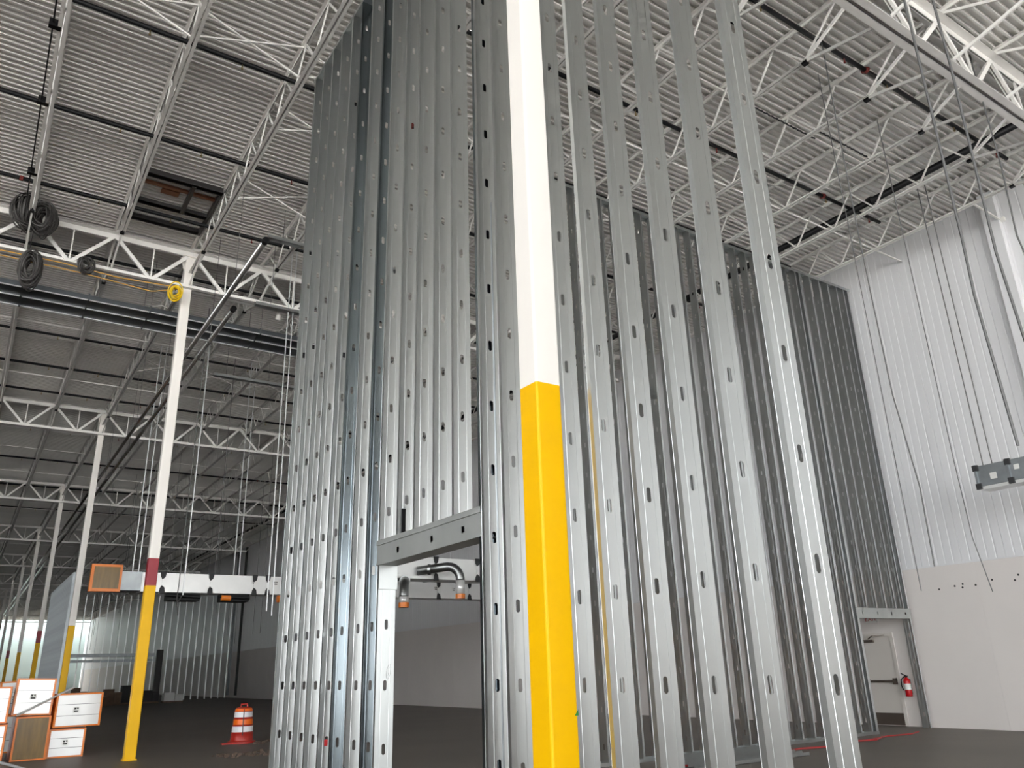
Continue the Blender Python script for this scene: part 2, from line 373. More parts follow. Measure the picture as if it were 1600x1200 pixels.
for i, y in enumerate(CY):
    c = thing('column', (CX, y, 0), names[i], 'column', 'columns in the row under the girders')
    red = i in (1, 3, 5); top = 11.36 if i == 0 else 12.40
    rbox(MB(), CX, y, CW, YT+(.63 if red else 0), top).build('shaft', COLW, c)
    rbox(MB(), CX, y, CW, .03, YT).build('yellow_base', YEL, c)
    if red: rbox(MB(), CX, y, CW, YT, YT+.63).build('red_band', REDP, c)
    MB().box((CX-.14, y-.14, 0), (CX+.14, y+.14, .03)).build('base_plate', YEL, c)
    if i == 0:
        MB().add([(CX+.085, y-CW-.002, 1.335), (CX+.118, y-CW-.002, 1.335), (CX+.118, y-CW-.002, 1.375)], [(0, 1, 2)]).build('tape_scrap', GREENM, c)
    else:
        MB().box((CX-.2, y-.18, 12.40), (CX+.2, y+.18, 12.43)).build('cap_plate', COLW, c)
        for s in (-1, 1):
            MB().add([(CX+s*CW, y-.02, 12.0), (CX+s*CW, y-.02, 12.4), (CX+s*.24, y-.02, 12.4), (CX+s*CW, y+.02, 12.0), (CX+s*CW, y+.02, 12.4), (CX+s*.24, y+.02, 12.4)],
                     [(0,1,2),(5,4,3),(0,3,4,1),(1,4,5,2),(2,5,3,0)]).build('gusset', COLW, c)

# ------------------------------------------------------------------ roof framing
JX = [3.5+1.89*k for k in range(-3, 9)]
def angles_mesh(name, L, leg, gap, up_, m, th=.006):
    """pair of angles along +y, back to back; outstanding legs at z=0, vertical legs up (+1) or down (-1)"""
    mb = MB()
    for s in (-1, 1):
        x0, x1 = sorted((s*gap/2, s*(gap/2+leg))); xv = sorted((s*gap/2, s*(gap/2+th)))
        z = sorted((0, up_*th)); zv = sorted((0, up_*leg))
        mb.box((x0, 0, z[0]), (x1, L, z[1])).box((xv[0], 0, zv[0]), (xv[1], L, zv[1]))
    return mb.mesh(name, m)
GTOP = DECKZ-.02
def joist_parts(y0, y1):
    n = 11; a = y0+1.52; d = (y1-y0-3.04)/n
    segs = [((y0+.1, DECKZ-.05), (a, JB+.03))]
    for k in range(n):
        m = a+d*(k+.5); segs += [((a+d*k, JB+.03), (m, DECKZ-.04)), ((m, DECKZ-.04), (a+d*(k+1), JB+.03))]
    segs += [((a+d*n, JB+.03), (y1-.1, DECKZ-.05))]
    segs += [((a, JB+.01), (y0+.12, 11.56)), ((y1-1.52, JB+.01), (y1-.12, 11.56))]
    segs += [((a, JB+.03), (y0+.75, DECKZ-.04)), ((y1-1.52, JB+.03), (y1-.75, DECKZ-.04))]
    return segs
bays = [(-10.9, GY[0])] + [(GY[i], GY[i+1]) for i in range(6)]
baynames = ['in front of the nearest girder', 'between the nearest and second girders', 'between the second and third girders', 'between the third and fourth girders',
            'between the fourth and fifth girders', 'between the fifth and sixth girders', 'in the farthest roof bay']
for b, (y0, y1) in enumerate(bays):
    L = y1-y0
    tcm = angles_mesh('top_chord', L, .063, .022, -1, WHITE); bcm = angles_mesh('bottom_chord', L-3.04+.12, .058, .022, 1, WHITE)
    bcf = angles_mesh('bottom_chord', L-.3, .058, .022, 1, WHITE)
    segs = joist_parts(y0, y1); near = b <= 2
    if near:
        wm = {}
        for (p, q) in segs:
            key = (round(q[0]-p[0], 3), round(q[1]-p[1], 3))
            if key not in wm: 
                thick = .055 if abs(key[0]) > 1.2 else .036
                wm[key] = MB().beam((0, 0, 0), (0, key[0], key[1]), thick*.7, thick).mesh('web_member', WHITE)
    else:
        mb = MB()
        for (p, q) in segs: mb.beam((0, p[0]-y0, p[1]), (0, q[0]-y0, q[1]), .022, .03)
        wmesh = mb.mesh('web_members', WHITE)
    clm = MB().box((-.045, -.05, -.05), (.045, .05, .03)).mesh('chord_clamp', BLACK)
    for k, x in enumerate(JX):
        if b == 0 and k < 7: continue
        o = thing('bar_joist', (x, y0, 0), f'white bar joist, {ORD[len(JX)-1-k]} from the white wall, {baynames[b]}', 'joist', 'open-web bar joists under the deck')
        inst('top_chord', tcm, o, (0, 0, DECKZ-.001))
        if abs(x-3.5) < .01: inst('bottom_chord', bcf, o, (0, .15, JB))
        else: inst('bottom_chord', bcm, o, (0, 1.46, JB))
        if near:
            for (p, q) in segs:
                inst('web_member', wm[(round(q[0]-p[0], 3), round(q[1]-p[1], 3))], o, (0, p[0]-y0, p[1]))
            for yy in (1.52, L-1.52):
                inst('chord_clamp', clm, o, (0, yy, JB))
        else:
            tag(inst('web_members', wmesh, o, (0, 0, 0)), kind='stuff')
# joist girders along x
GB = 11.45; GT = DECKZ-.10
gx0, gx1 = 3.5-1.89*5, 18.62+.9
def xangles(mb, x0, x1, y, z, leg, gap, upd, th=.012):
    for s in (-1, 1):
        a = sorted((y+s*gap/2, y+s*(gap/2+leg))); bv = sorted((y+s*gap/2, y+s*(gap/2+th))); zz = sorted((z, z+upd*th)); zv = sorted((z, z+upd*leg))
        mb.box((x0, a[0], zz[0]), (x1, a[1], zz[1])).box((x0, bv[0], zv[0]), (x1, bv[1], zv[1]))
    return mb
gl = ['nearest white girder truss, crossing the top right corner', 'second white girder truss, carried by the red-banded column', 'third white girder truss, carried by the third column',
      'fourth white girder truss, far behind the third', 'fifth white girder truss, deep in the hall', 'sixth white girder truss, very far away', 'seventh white girder truss, very far down the hall', 'eighth white girder truss, very far down the hall', 'ninth white girder truss, very far down the hall', 'tenth white girder truss, very far down the hall', 'farthest white girder truss near the end wall']
for i, y in enumerate(GY):
    g = thing('joist_girder', (3.5, y, 0), gl[i], 'girder', 'joist girders across the hall')
    xangles(MB(), gx0, gx1, y, GT, .15, .03, -1).build('top_chord', WHITE, g)
    xangles(MB(), gx0+.9, gx1-.9, y, GB, .14, .03, 1).build('bottom_chord', WHITE, g)
    wmd = MB().beam((0, -.02, 0), (.945, -.02, GT-GB-.1), .05, .09).beam((0, .045, 0), (.945, .045, GT-GB-.1), .02, .06).mesh('web_diagonal', WHITE)
    wmu = MB().beam((0, -.02, 0), (-.945, -.02, GT-GB-.1), .05, .09).beam((0, .045, 0), (-.945, .045, GT-GB-.1), .02, .06).mesh('web_diagonal', WHITE)
    wv = MB().beam((0, 0, 0), (.0, 0, GT-GB-.1), .035, .035).mesh('web_vertical', WHITE)
    k = -5
    while k < 8:
        xm = 3.5+1.89*(k+.5)
        inst('web_diagonal', wmd, g, (xm-3.5, 0, GB+.04)); inst('web_diagonal', wmu, g, (xm-3.5, 0, GB+.04)); inst('web_vertical', wv, g, (xm-3.5, 0, GB+.04)); k += 1
# bridging
for i, (y, tb) in enumerate(((10.05, 'b'), (10.05, 't'), (8.35, 't'), (26.0, 'b'), (31.0, 'b'), (41.8, 'b'), (46.9, 'b'), (57.4, 'b'), (73.0, 'b'))):
    z = JB+.07 if tb == 'b' else DECKZ-.09
    x0 = JX[0] if y > 20 else 4.0
    x1 = 19.98 if (y, tb) == (10.05, 'b') else JX[-1]
    tag(MB().beam((x0, y, z), (x1, y, z), .03, .03).build('bridging_bar', WHITE), f'thin white horizontal bridging bar {"along the joist bottoms" if tb=="b" else "under the deck"}, {ORD[i]} from the camera', 'bridging', 'horizontal joist bridging')
tag(MB().beam((18.62, 7.4, JB+.02), (19.99, 7.4, JB-.03), .04, .04).box((19.9, 7.3, JB-.08), (19.99, 7.5, JB+.02)).build('wall_tie', WHITE), 'short white tie bar from the last joist to the white wall', 'tie bar')
cross = 0
for row, (y, ks) in enumerate(((11.65, (-2, -1, 0, 1)), (16.25, (0, 1, 2)), (13.4, (0, 1)), (24.4, (-1, 0, 1, 2, 3)), (29.0, (0, 1, 2, 3, 4)), (12.9, (4, 5, 6, 7)))):
    for j, k in enumerate(ks):
        xa, xb = 3.5+1.89*k, 3.5+1.89*(k+1)
        o = thing('cross_bridging', ((xa+xb)/2, y, JB), f'white X brace between joists, {ORD[j]} from the left in the {ORD[row]} brace row', 'brace', 'X braces between the joists')
        MB().beam((xa, y, JB+.05), (xb, y+.02, DECKZ-.06), .03, .03).build('brace_bar', WHITE, o)
        MB().beam((xa, y+.05, DECKZ-.06), (xb, y+.07, JB+.05), .03, .03).build('brace_bar', WHITE, o); cross += 1

# sprinkler lines
SZ = 12.45
sy = [6.37, 9.60, 12.47, 15.6, 18.7, 21.85, 25.0, 28.1, 31.3, 34.4, 40.0, 46.0, 52.8, 60.0]
hm = MB(); hm.path([(0, 0, 0), (0, 0, -.09)], .012, 6).path([(0, 0, -.08), (0, 0, -.11)], .022, 8); hmR = hm.mesh('sprinkler_head', REDF); hmB = hm.mesh('sprinkler_head', BRASS)
cpm = MB().path([(-.035, 0, 0), (.035, 0, 0)], .062, 10).box((-.03, -.078, -.02), (.03, .078, .02)).mesh('coupling', REDF)
for i, y in enumerate(sy):
    o = thing('sprinkler_pipe', (3.5, y, SZ), f'black sprinkler branch pipe under the deck, {ORD[i]} nearest of the parallel lines', 'pipe', 'black sprinkler branch pipes')
    MB().path([(-3.2, y, SZ), (18.4, y, SZ)], .045, 10).build('pipe', BLACK, o, smooth=True)
    for j, x in enumerate((-1.3, 1.0, 2.6, 4.6, 7.2, 9.8, 12.2, 13.6, 16.1, 17.9)):
        inst('sprinkler_head', hmR if j % 3 == 0 else hmB, o, (x-3.5, 0, -.04))
    for x in ((-.6, 12.9), (16.0,), (6.1, -.9), (12.9,))[i % 4]: inst('coupling', cpm, o, (x-3.5, 0, 0))
o = thing('sprinkler_main', (17.02, 20, 12.3), 'thick black sprinkler main running along the hall near the white wall', 'pipe')
MB().path([(17.02, 2.0, 12.3), (17.02, 160, 12.3)], .085, 12).build('pipe', BLACK, o, smooth=True)
for y in (5.2, 9.0, 13.0, 18.0): MB().path([(17.02, y-.06, 12.3), (17.02, y+.06, 12.3)], .115, 12).build('coupling', BLACK if y != 5.2 else REDF, o)
o = thing('cable_conduit', (-.35, 12, 11.95), 'thin black cable clipped along the leftmost joist', 'cable')
MB().path([(-.42, 7, 11.92), (-.42, 20.3, 11.92)], .014, 6).build('cable', BLACK, o)
for y in (10.5, 12.6, 14.8, 17.4): MB().box((-.48, y-.05, 11.86), (-.3, y+.05, 12.0)).build('clip', BLACK, o)
for i, (xa, y) in enumerate(((13.05, 7.7), (11.2, 7.9))):
    mb = MB()
    for k in range(28): mb.path([(xa+k*.075, y, 11.98+.012*(k % 2)), (xa+k*.075+.055, y, 11.98+.012*(k % 2))], .018, 6)
    tag(mb.build('chain_cable', RUBBER), f'dark braided cable slung between joists at right, {"near" if i == 0 else "far"} one', 'cable', 'braided cables between joists')

# roof opening frame between two joists
o = thing('roof_hatch_frame', (2.55, 18.3, 12.4), 'dark steel roof opening frame between joists before the second girder', 'roof hatch')
ya, yb, yc = 17.15, 18.5, 19.35
for nm, y in (('cross_beam', ya), ('cross_beam', yb), ('cross_beam', yc)):
    MB().box((1.66, y-.05, 12.5 if y == ya else 12.54), (3.44, y+.05, 12.655)).box((1.66, y-.09, 12.5 if y == ya else 12.54), (3.44, y+.09, 12.51 if y == ya else 12.55)).build(nm, DARKS, o)
MB().box((2.76, ya, 12.48), (2.84, yb, 12.62)).build('middle_beam', DARKS, o)
for x in (1.69, 3.41): MB().box((x-.03, ya, 12.5), (x+.03, yc, 12.655)).build('side_beam', DARKS, o)
MB().box((1.66, 17.62, 12.6), (3.44, 17.72, 12.655)).box((2.2, 17.8, 12.62), (2.6, 18.0, 12.66)).build('rust_strip', RUST, o)

# ------------------------------------------------------------------ hung services, left
# broad galvanized trunk duct along x
o = thing('trunk_duct', (0, 22.2, 11.1), 'long flat galvanized duct hung across the hall behind the second girder', 'duct')
for k in range(8):
    x0 = -3.2+1.5*k
    MB().box((x0, 21.6, 11.08), (x0+1.49, 22.85, 11.22)).build('duct_section', TRUNK, o)
    MB().box((x0-.02, 21.57, 11.05), (x0+.02, 22.88, 11.25)).build('duct_flange', TRUNK, o)
    if k % 2 == 0: MB().path([(x0, 21.57, 11.1), (x0, 21.57, DECKZ-.02)], .008, 5).build('hanger', ROD, o); MB().path([(x0, 22.88, 11.1), (x0, 22.88, DECKZ-.02)], .008, 5).build('hanger', ROD, o)
for y in (21.6, 22.2, 22.85): MB().box((-3.2, y-.02, 11.055), (8.7, y+.02, 11.08)).build('edge_strip', RODB, o)
for i, (x, y0, lab) in enumerate(((3.66, 13.8, 'long shiny pipe running down the hall, the one that starts nearer the camera'), (3.97, 17.2, 'long shiny pipe running down the hall, starting just below its twin'))):
    z = CAMZ+8.0 - (0 if i == 0 else 0)
    o = thing('long_pipe', (x, y0, z), lab, 'pipe', 'long pipes down the hall')
    MB().path([(x, y0, z), (x, 120, z)], .058, 12).build('pipe', GALVP, o, smooth=True)
    MB().path([(x, y0-.02, z), (x, y0+.10, z)], .066, 12).build('end_cap', BLACK, o)
    for y in (y0+2.2, y0+8, y0+14, y0+20): MB().path([(x, y, z), (x, y, DECKZ-.05)], .007, 5).path([(x, y-.02, z), (x, y+.02, z)], .066, 10).build('hanger', ROD, o)
# galvanized rails along x right of the second column
for i, (y, z, x0, x1) in enumerate(((17.2, 11.72, 4.6, 9.5), (18.9, 10.7, 4.9, 9.0), (25.2, 10.9, 5.4, 9.0))):
    o = thing('strut_rail', (x0, y, z), f'galvanized channel rail hung high right of the second column, {ORD[i]} from above', 'rail', 'galvanized channel rails')
    MB().box((x0, y, z), (x1, y+.16, z+.01)).box((x0, y, z), (x1, y+.01, z+.09)).box((x0, y+.15, z), (x1, y+.16, z+.09)).build('channel', GALV, o)
    for x in (x0+.4, (x0+x1)/2, x1-.4): MB().path([(x, y+.08, z), (x, y+.08, DECKZ-.02)], .007, 5).build('hanger', ROD, o)
# rectangular foil ducts
def foil_duct(name, x0, x1, y, d, z0, z1, label, joints, group=None):
    o = thing(name, (x0, y, z0), label, 'duct', group)
    js = [x0]+joints+[x1]
    for a, b in zip(js[:-1], js[1:]): MB().box((a+.012, y, z0), (b-.012, y+d, z1)).build('duct_section', FOIL, o)
    for a in joints:
        MB().box((a-.03, y-.025, z0-.025), (a+.03, y+d+.025, z1+.025)).build('flange', FOIL, o)
        for zc, sg in ((z0, 1), (z1, -1)):
            mb = MB(); q = [(a-.10, zc-sg*.04), (a+.09, zc-sg*.04), (a+.06, zc+sg*.14), (a-.03, zc+sg*.21), (a-.08, zc+sg*.12)]
            mb.add([(x, y-.032, z) for x, z in q]+[(x, y-.027, z) for x, z in q], [(0,1,2,3,4), (9,8,7,6,5)]+[(i, 5+i, 5+(i+1) % 5, (i+1) % 5) for i in range(5)])
            mb.build('joint_tape', RUBBER, o)
    return o
d1 = foil_duct('supply_duct', 4.45, 18.4, 28.0, .75, 4.30, 4.90, 'long white foil duct hung across the hall with an orange-capped left end', [5.1, 6.6, 8.05, 8.5, 10.2, 11.9, 13.6, 15.2, 16.6, 17.5])
MB().box((3.72, 27.9, 4.32), (4.44, 28.75, 4.9)).build('elbow_box', GALVD, d1)
mb = MB(); mb.box((2.95, 27.62, 4.24), (3.82, 27.88, 5.06)).build('end_box', ORANGE, d1)
MB().box((3.03, 27.60, 4.33), (3.75, 27.63, 4.98)).build('end_film', FILM, d1)
for a, b in ((5.3, 6.3), (7.0, 7.9)): MB().box((a, 28.02, 4.05), (b, 28.6, 4.29)).path([(a-.1, 27.95, 4.2), (b, 27.95, 4.16)], .06, 8).build('hanger_strut', BLACK, d1)
MB().path([(6.95, 27.9, 4.14), (7.25, 27.9, 4.14)], .09, 10).build('orange_plug', ORANGE, d1)
MB().path([(8.8, 27.8, 4.14), (9.05, 27.8, 4.14)], .12, 10).build('orange_plug', ORANGE, d1)
for x, z in ((7.95, 4.62), (8.7, 4.6), (15.0, 4.6), (15.8, 4.58)):
    mb = MB(); mb.box((x, 27.992, z), (x+.16, 27.998, z+.16)); mb.build('duct_sticker', PAPER, d1)
    MB().box((x+.03, 27.988, z+.03), (x+.13, 27.991, z+.06)).box((x+.03, 27.988, z+.08), (x+.06, 27.991, z+.13)).box((x+.09, 27.988, z+.09), (x+.13, 27.991, z+.13)).build('sticker_print', INK, d1)
d2 = foil_duct('supply_duct', 9.6, 16.5, 22.0, .8, 4.30, 4.95, 'white foil duct seen through the near doorway with two round capped drops', [11.85, 13.35, 14.0, 15.3])
for (xs_, ys_, zs_, xd, yd, zt, zb) in ((11.2, 22.0, 4.52, 12.25, 21.2, 4.62, 3.66), (10.9, 22.2, 4.28, 10.28, 21.0, 4.08, 3.36)):
    r = .135; a = Vector((xs_, ys_-.02, zs_)); e = Vector((xd, yd, zt)); pts = [a]
    dirn = (Vector((e.x, e.y, 0))-Vector((a.x, a.y, 0))).normalized(); ec = Vector((e.x, e.y, e.z)); pts.append(ec-dirn*.38+Vector((0, 0, .0)))
    for k in range(1, 7):
        A = math.pi/2*k/6; pts.append(ec-dirn*.38+dirn*.38*math.sin(A)-Vector((0, 0, 1))*.38*(1-math.cos(A)))
    pts.append(Vector((e.x, e.y, e.z-.42)))
    MB().path(pts, r, 14).build('round_elbow', SPIRAL, d2, smooth=True)
    MB().path([pts[0]+(pts[1]-pts[0])*.35, pts[0]+(pts[1]-pts[0])*.35+dirn*.09], r*1.2, 14).build('round_collar', SPIRAL, d2)
    MB().path([(e.x, e.y, e.z-.42), (e.x, e.y, zb+.12)], r*1.02, 14).build('round_drop', FOIL, d2, smooth=True)
    MB().path([(e.x, e.y, zb), (e.x, e.y, zb+.14)], r*1.1, 14).build('orange_cap', ORANGE, d2)
# duct at the right edge
o = thing('supply_duct', (17.3, 8.16, 4.93), 'grey duct end hung at the right picture edge before the white wall', 'duct')
for a, b in ((8.15, 7.53), (7.47, 6.2)):
    MB().box((17.3, b, 4.95), (17.9, a, 5.38)).build('duct_section', GALVD, o)
for y in (8.15, 7.50):
    MB().box((17.265, y-.03, 4.92), (17.93, y+.012, 5.41)).build('flange', GALVD, o)
    for z in (4.95, 5.34): MB().box((17.25, y-.08, z-.06), (17.31, y+.03, z+.06)).build('joint_tape', RUBBER, o)
MB().box((17.29, 7.74, 5.06), (17.296, 7.87, 5.19)).box((17.29, 7.28, 5.16), (17.296, 7.38, 5.26)).build('duct_sticker', PAPER, o)
MB().box((17.3, 6.2, 4.88), (17.7, 8.12, 4.945)).build('base_strut', FOIL, o)

# hanger rods: (px ratio solved) vertical rods given as x, y, z_bottom
def rod(x, y, zb, label, m=ROD, r=.009, bend=None, group='hanger rods at right', zt=DECKZ-.03):
    pts = [(x, y, zt), (x, y, zb)]
    if bend:
        pts = [(x, y, zt)] + [(x+dx, y+dy, z) for dx, dy, z in bend]
    tag(MB().path(pts, r, 6).build('hanger_rod', m), label, 'hanger rod', group)

rod(11.5, 6.35, 2.85, 'long hanger strap curving in mid-air before the white wall, leftmost starting above the frame', r=.011, bend=((0, .04, 9), (.02, .05, 7.2), (.0, .02, 5.5), (.05, -.08, 4.0), (0, -.08, 2.85)))
rod(12.4, 7.05, 2.6, 'thin straight hanger rod nearest the dark cross wall', r=.008)
rod(14.7, 7.25, 2.7, 'hanger rod ending at the row of bolt holes on the wall', r=.009, bend=((0, 0, 5), (0, -.02, 3.6), (.03, -.14, 2.65)))
rod(17.6, 8.10, 5.38, 'left of the two rods carrying the right-hand grey duct', r=.012)
rod(17.75, 7.98, 5.38, 'right of the two rods carrying the right-hand grey duct', r=.012)
rod(8.5, 3.54, 3.6, 'thick dark hanger strap in front of the boxed pilaster', r=.015, bend=((0, 0, 9), (0, .03, 6), (0, .05, 5.3), (0, 0, 3.6)))
rod(9.0, 3.42, 4.6, 'thick dark hanger strap kinked beside the pilaster at right', r=.015, bend=((0, 0, 8.5), (0, .05, 5.9), (0, .0, 4.8), (0, -.1, 4.2)))
rod(14.4, 5.1, 8.0, 'short dark hanger strap at the right edge, farthest right', r=.014, bend=((0, 0, 10), (0, .06, 8.6), (.05, .0, 8.0)))
# rods at left carrying the foil duct
for x, y, zb, m, r, lab in ((4.14, 27.9, 4.9, RODB, .018, 'bright strap at the left end of the foil duct, first of two'),
        (4.32, 27.9, 4.9, RODB, .018, 'bright strap at the left end of the foil duct, second of two'),
        (4.80, 24.0, 4.1, ROD, .014, 'dark wire hanging right of the red-banded column'),
        (4.93, 24.0, 3.85, RODB, .018, 'bright strap hanging right of the red-banded column'),
        (6.67, 27.9, 4.9, ROD, .012, 'thin rod onto the middle of the foil duct'),
        (7.28, 27.9, 4.9, RODB, .014, 'rod onto the foil duct, left of a close pair'),
        (7.46, 27.9, 4.9, RODB, .014, 'rod onto the foil duct, right of a close pair'),
        (5.779, 19.0, 3.07, RODB, .015, 'bright loose strap just left of the near stud wall, left one'),
        (5.906, 19.0, 2.97, RODB, .015, 'bright loose strap just left of the near stud wall, right one'),
        (12.6, 22.4, 4.95, RODB, .012, 'rod onto the doorway duct, left one'), (14.2, 22.4, 4.95, RODB, .014, 'rod onto the doorway duct, right one')):
    rod(x, y, zb, lab, m, r, group='hanger rods at left')
tag(MB().path([(4.80, 24.0, 4.12), (4.78, 24, 3.75), (4.83, 24, 3.5), (4.86, 24, 3.3)], .013, 6).path([(4.93, 24.0, 3.87), (4.85, 24, 3.72), (4.79, 24, 3.6)], .012, 6).build('loose_wire', WIRE), 'dark wire tail dangling below the foil duct', 'wire')
# dozens of loose hanger wires deep in the hall
for i in range(22):
    x = 5.2+random.random()*13; y = 34+random.random()*34; zb = 3.2+random.random()*2.5
    tag(MB().path([(x, y, DECKZ-.005), (x+.02, y, zb)], .011, 4).build('hanger_rod', ROD), 'thin loose hanger rod deep in the hall', 'hanger rod', 'loose hanger rods deep in the hall')

# cable coils on the second girder
def coil(loc, R, r, n, label, m, tilt=(0, 0), squash=1.0, wire=.012):
    mb = MB()
    for k in range(n):
        a0 = random.uniform(-.75, .75); b0 = random.uniform(-1.4, 1.4); rr = R*random.uniform(.55, 1.1); dx = random.uniform(-r, r); dz = random.uniform(-r, r)*.6
        pts = []
        for j in range(25):
            t = 2*math.pi*j/24; v = Vector((rr*math.cos(t)*squash, 0, rr*math.sin(t)+.03*math.sin(3*t+k)*R))
            v.rotate(Matrix.Rotation(a0+tilt[0], 3, 'Z')); v.rotate(Matrix.Rotation(b0*.3+tilt[1], 3, 'X'))
            pts.append((loc[0]+v.x+dx*.4, loc[1]+v.y+dx, loc[2]+v.z+dz))
        mb.path(pts, wire, 5, cap=False)
    return tag(mb.build('cable_coil', m, origin=loc), label, 'cable coil', None)
coil((-.40, 19.75, 12.2), .40, .12, 46, 'large dark cable coil on the girder top, left loop', WIRE, (.9, 0), .8, .014)
coil((-.02, 19.75, 12.12), .40, .12, 46, 'large dark cable coil on the girder top, right loop', WIRE, (-.5, 0), .7, .014)
coil((-.10, 20.25, 10.98), .42, .12, 50, 'dark cable bundle hanging below the girder at left', WIRE, (.1, 0), .5, .016)
coil((1.02, 20.25, 11.38), .22, .10, 16, 'small dark cable coil on the girder bottom chord', WIRE, (.2, 0), .9, .016)
coil((3.16, 20.2, 11.15), .24, .06, 9, 'yellow cable coil hooked beside the red-banded column top', YWIRE, (0, 0), .7, .016)
tag(MB().path([(-2.5, 20.3, 11.32), (0.5, 20.3, 11.35), (1.8, 20.3, 11.28), (3.2, 20.3, 11.36)], .014, 6).path([(-2.5, 20.36, 11.25), (1.0, 20.36, 11.22), (2.6, 20.36, 11.12), (3.2, 20.3, 11.3)], .012, 6).build('orange_cord', OWIRE), 'orange cord strung along the second girder bottom', 'cord')
mb = MB(); mb.path([(6.1, 21.0, 11.35), (6.15, 21.0, 11.72), (6.35, 21, 11.82), (6.6, 21, 11.6), (7.0, 21, 11.45), (7.5, 21, 11.62), (8.2, 21.0, 11.55)], .075, 8)
tag(mb.build('plastic_wrap', TARP, smooth=True), 'crumpled pale plastic wrap hanging behind the second girder', 'plastic wrap')
mb = MB(); zz = []
for j in range(15):
    zz += [(18.70+j*.082, 12.3+.05*math.sin(j*2.3), 12.3), (18.70+j*.082, 12.25+.06*math.sin(j*2.3+1), 11.55)]
mb.add(zz+[(x, y+.02, z) for x, y, z in zz], [(2*j, 2*j+1, 2*j+3, 2*j+2) for j in range(14)]+[(30+2*j+2, 30+2*j+3, 30+2*j+1, 30+2*j) for j in range(14)])
tag(mb.build('plastic_sheet', TARP, smooth=True), 'crumpled plastic sheet above the dark cross wall corner', 'plastic sheet')

# ------------------------------------------------------------------ floor objects
def duct_piece(x0, x1, y0, y1, z0, z1, label, face=FOIL, side=ORANGE, skew=.03):
    o = thing('duct_piece', ((x0+x1)/2, (y0+y1)/2, z0), label, 'duct piece', 'duct pieces piled on the floor')
    t = .035
    MB().box((x0+t, y0+.02, z0+t), (x1-t, y1-.02, z1-t)).build('sheet_body', face, o)
    for (xa, xb) in ((x0, x0+t*1.2), (x1-t*1.2, x1)):
        MB().box((xa, y0, z0), (xb, y1, z1)).build('orange_film', side, o)
    MB().box((x0+.01, y0+.015, z1-t*.9), (x1-.01, y1-.03, z1+.002)).build('orange_edge', side, o)
    MB().box((x0+.01, y0+.03, z0+.001), (x1-.01, y1-.03, z0+t*.9)).build('orange_edge', side, o)
    o.rotation_euler = (0, random.uniform(-.03, .03) if z0 > .5 else 0, random.uniform(-.10, .10))
    if face is FOIL:
        MB().box((x0+t, y0+.012, (z0*2+z1)/3), (x1-t, y0+.018, (z0*2+z1)/3+.008)).box((x0+t, y0+.012, (z0+2*z1)/3), (x1-t, y0+.018, (z0+2*z1)/3+.008)).build('seam_line', INK, o)
        xm = (x0*1.6+x1)/2.6; zm = z0+(z1-z0)*.42
        MB().box((xm, y0+.006, zm), (xm+.13, y0+.012, zm+.13)).build('duct_sticker', PAPER, o)
        MB().box((xm+.02, y0+.003, zm+.02), (xm+.11, y0+.006, zm+.05)).box((xm+.02, y0+.003, zm+.07), (xm+.06, y0+.006, zm+.11)).box((xm+.08, y0+.003, zm+.08), (xm+.11, y0+.006, zm+.11)).build('sticker_print', INK, o)
    return o
duct_piece(1.32, 2.03, 22.6, 23.6, 0.0, .93, 'brown film-wrapped duct piece at the bottom of the pile', face=FILM)
duct_piece(2.06, 2.83, 22.75, 23.5, 0.0, .62, 'white duct piece on the floor, right end of the pile')
duct_piece(2.05, 3.05, 22.6, 23.5, .66, 1.40, 'white duct piece with orange edges, topmost at right of the pile')
duct_piece(1.22, 2.02, 22.6, 23.5, .96, 1.76, 'white square duct piece on top of the brown film-wrapped one')
duct_piece(.30, 1.19, 22.3, 23.4, .0, .80, 'white crumpled duct piece on the floor at the left picture edge')
duct_piece(.35, 1.16, 22.4, 23.3, .83, 1.60, 'white duct piece with orange corner at the left picture edge')
duct_piece(1.0, 1.75, 25.6, 26.6, 0.9, 1.72, 'pale duct piece behind the pile of duct pieces')
duct_piece(.2, 1.75, 25.6, 26.6, 0.0, .89, 'pale duct piece under another one behind the pile')
duct_piece(2.35, 3.05, 25.0, 26.0, 0.0, 1.0, 'grey duct piece behind the pile beside the third column', face=GALVD)
for i, (a, b) in enumerate((((1.30, 22.2, .98), (2.45, 22.75, 1.55)), ((.2, 17.6, .62), (1.75, 18.2, .04)))):
    tag(MB().path([a, b], .024, 8).build('loose_rod', RODB), ['bright rod leaning across the white duct pieces', 'bright rod slanting down to the floor at the lower left corner'][i], 'rod')
# traffic drum
DX, DY_ = 6.62, 23.1
o = thing('traffic_drum', (DX, DY_, 0), 'red traffic drum with orange and white bands on the floor', 'traffic drum')
MB().lathe([(0, .0), (.36, .0), (.36, .05), (.31, .06), (.30, .08)], (DX, DY_, 0), 28).build('rubber_base', DRUMO, o)
MB().lathe([(.29, .06), (.285, .25), (.27, .26), (.262, .44), (.25, .45), (.243, .62), (.232, .63), (.225, .80), (.20, .87), (.12, .89), (0, .89)], (DX, DY_, 0), 32).build('body', DRUMO, o, smooth=True)
for z0, z1, m, ra, rb in ((.28, .42, DRUMW, .273, .267), (.46, .59, DRUMB, .255, .249), (.64, .77, DRUMW, .237, .232), (.785, .855, DRUMB, .231, .212)):
    MB().lathe([(ra, z0), (rb, z1)], (DX, DY_, 0), 32).build('reflective_band', m, o, smooth=True)
mb = MB(); mb.path([(DX-.09, DY_, .88), (DX-.08, DY_, .96), (DX+.08, DY_, .96), (DX+.09, DY_, .88)], .022, 8).build('handle', DRUMO, o)
MB().path([(DX-.06, DY_-.245, .84), (DX-.07, DY_-.27, .5), (DX-.075, DY_-.295, .2)], .012, 6).build('dark_strap', WIRE, o)
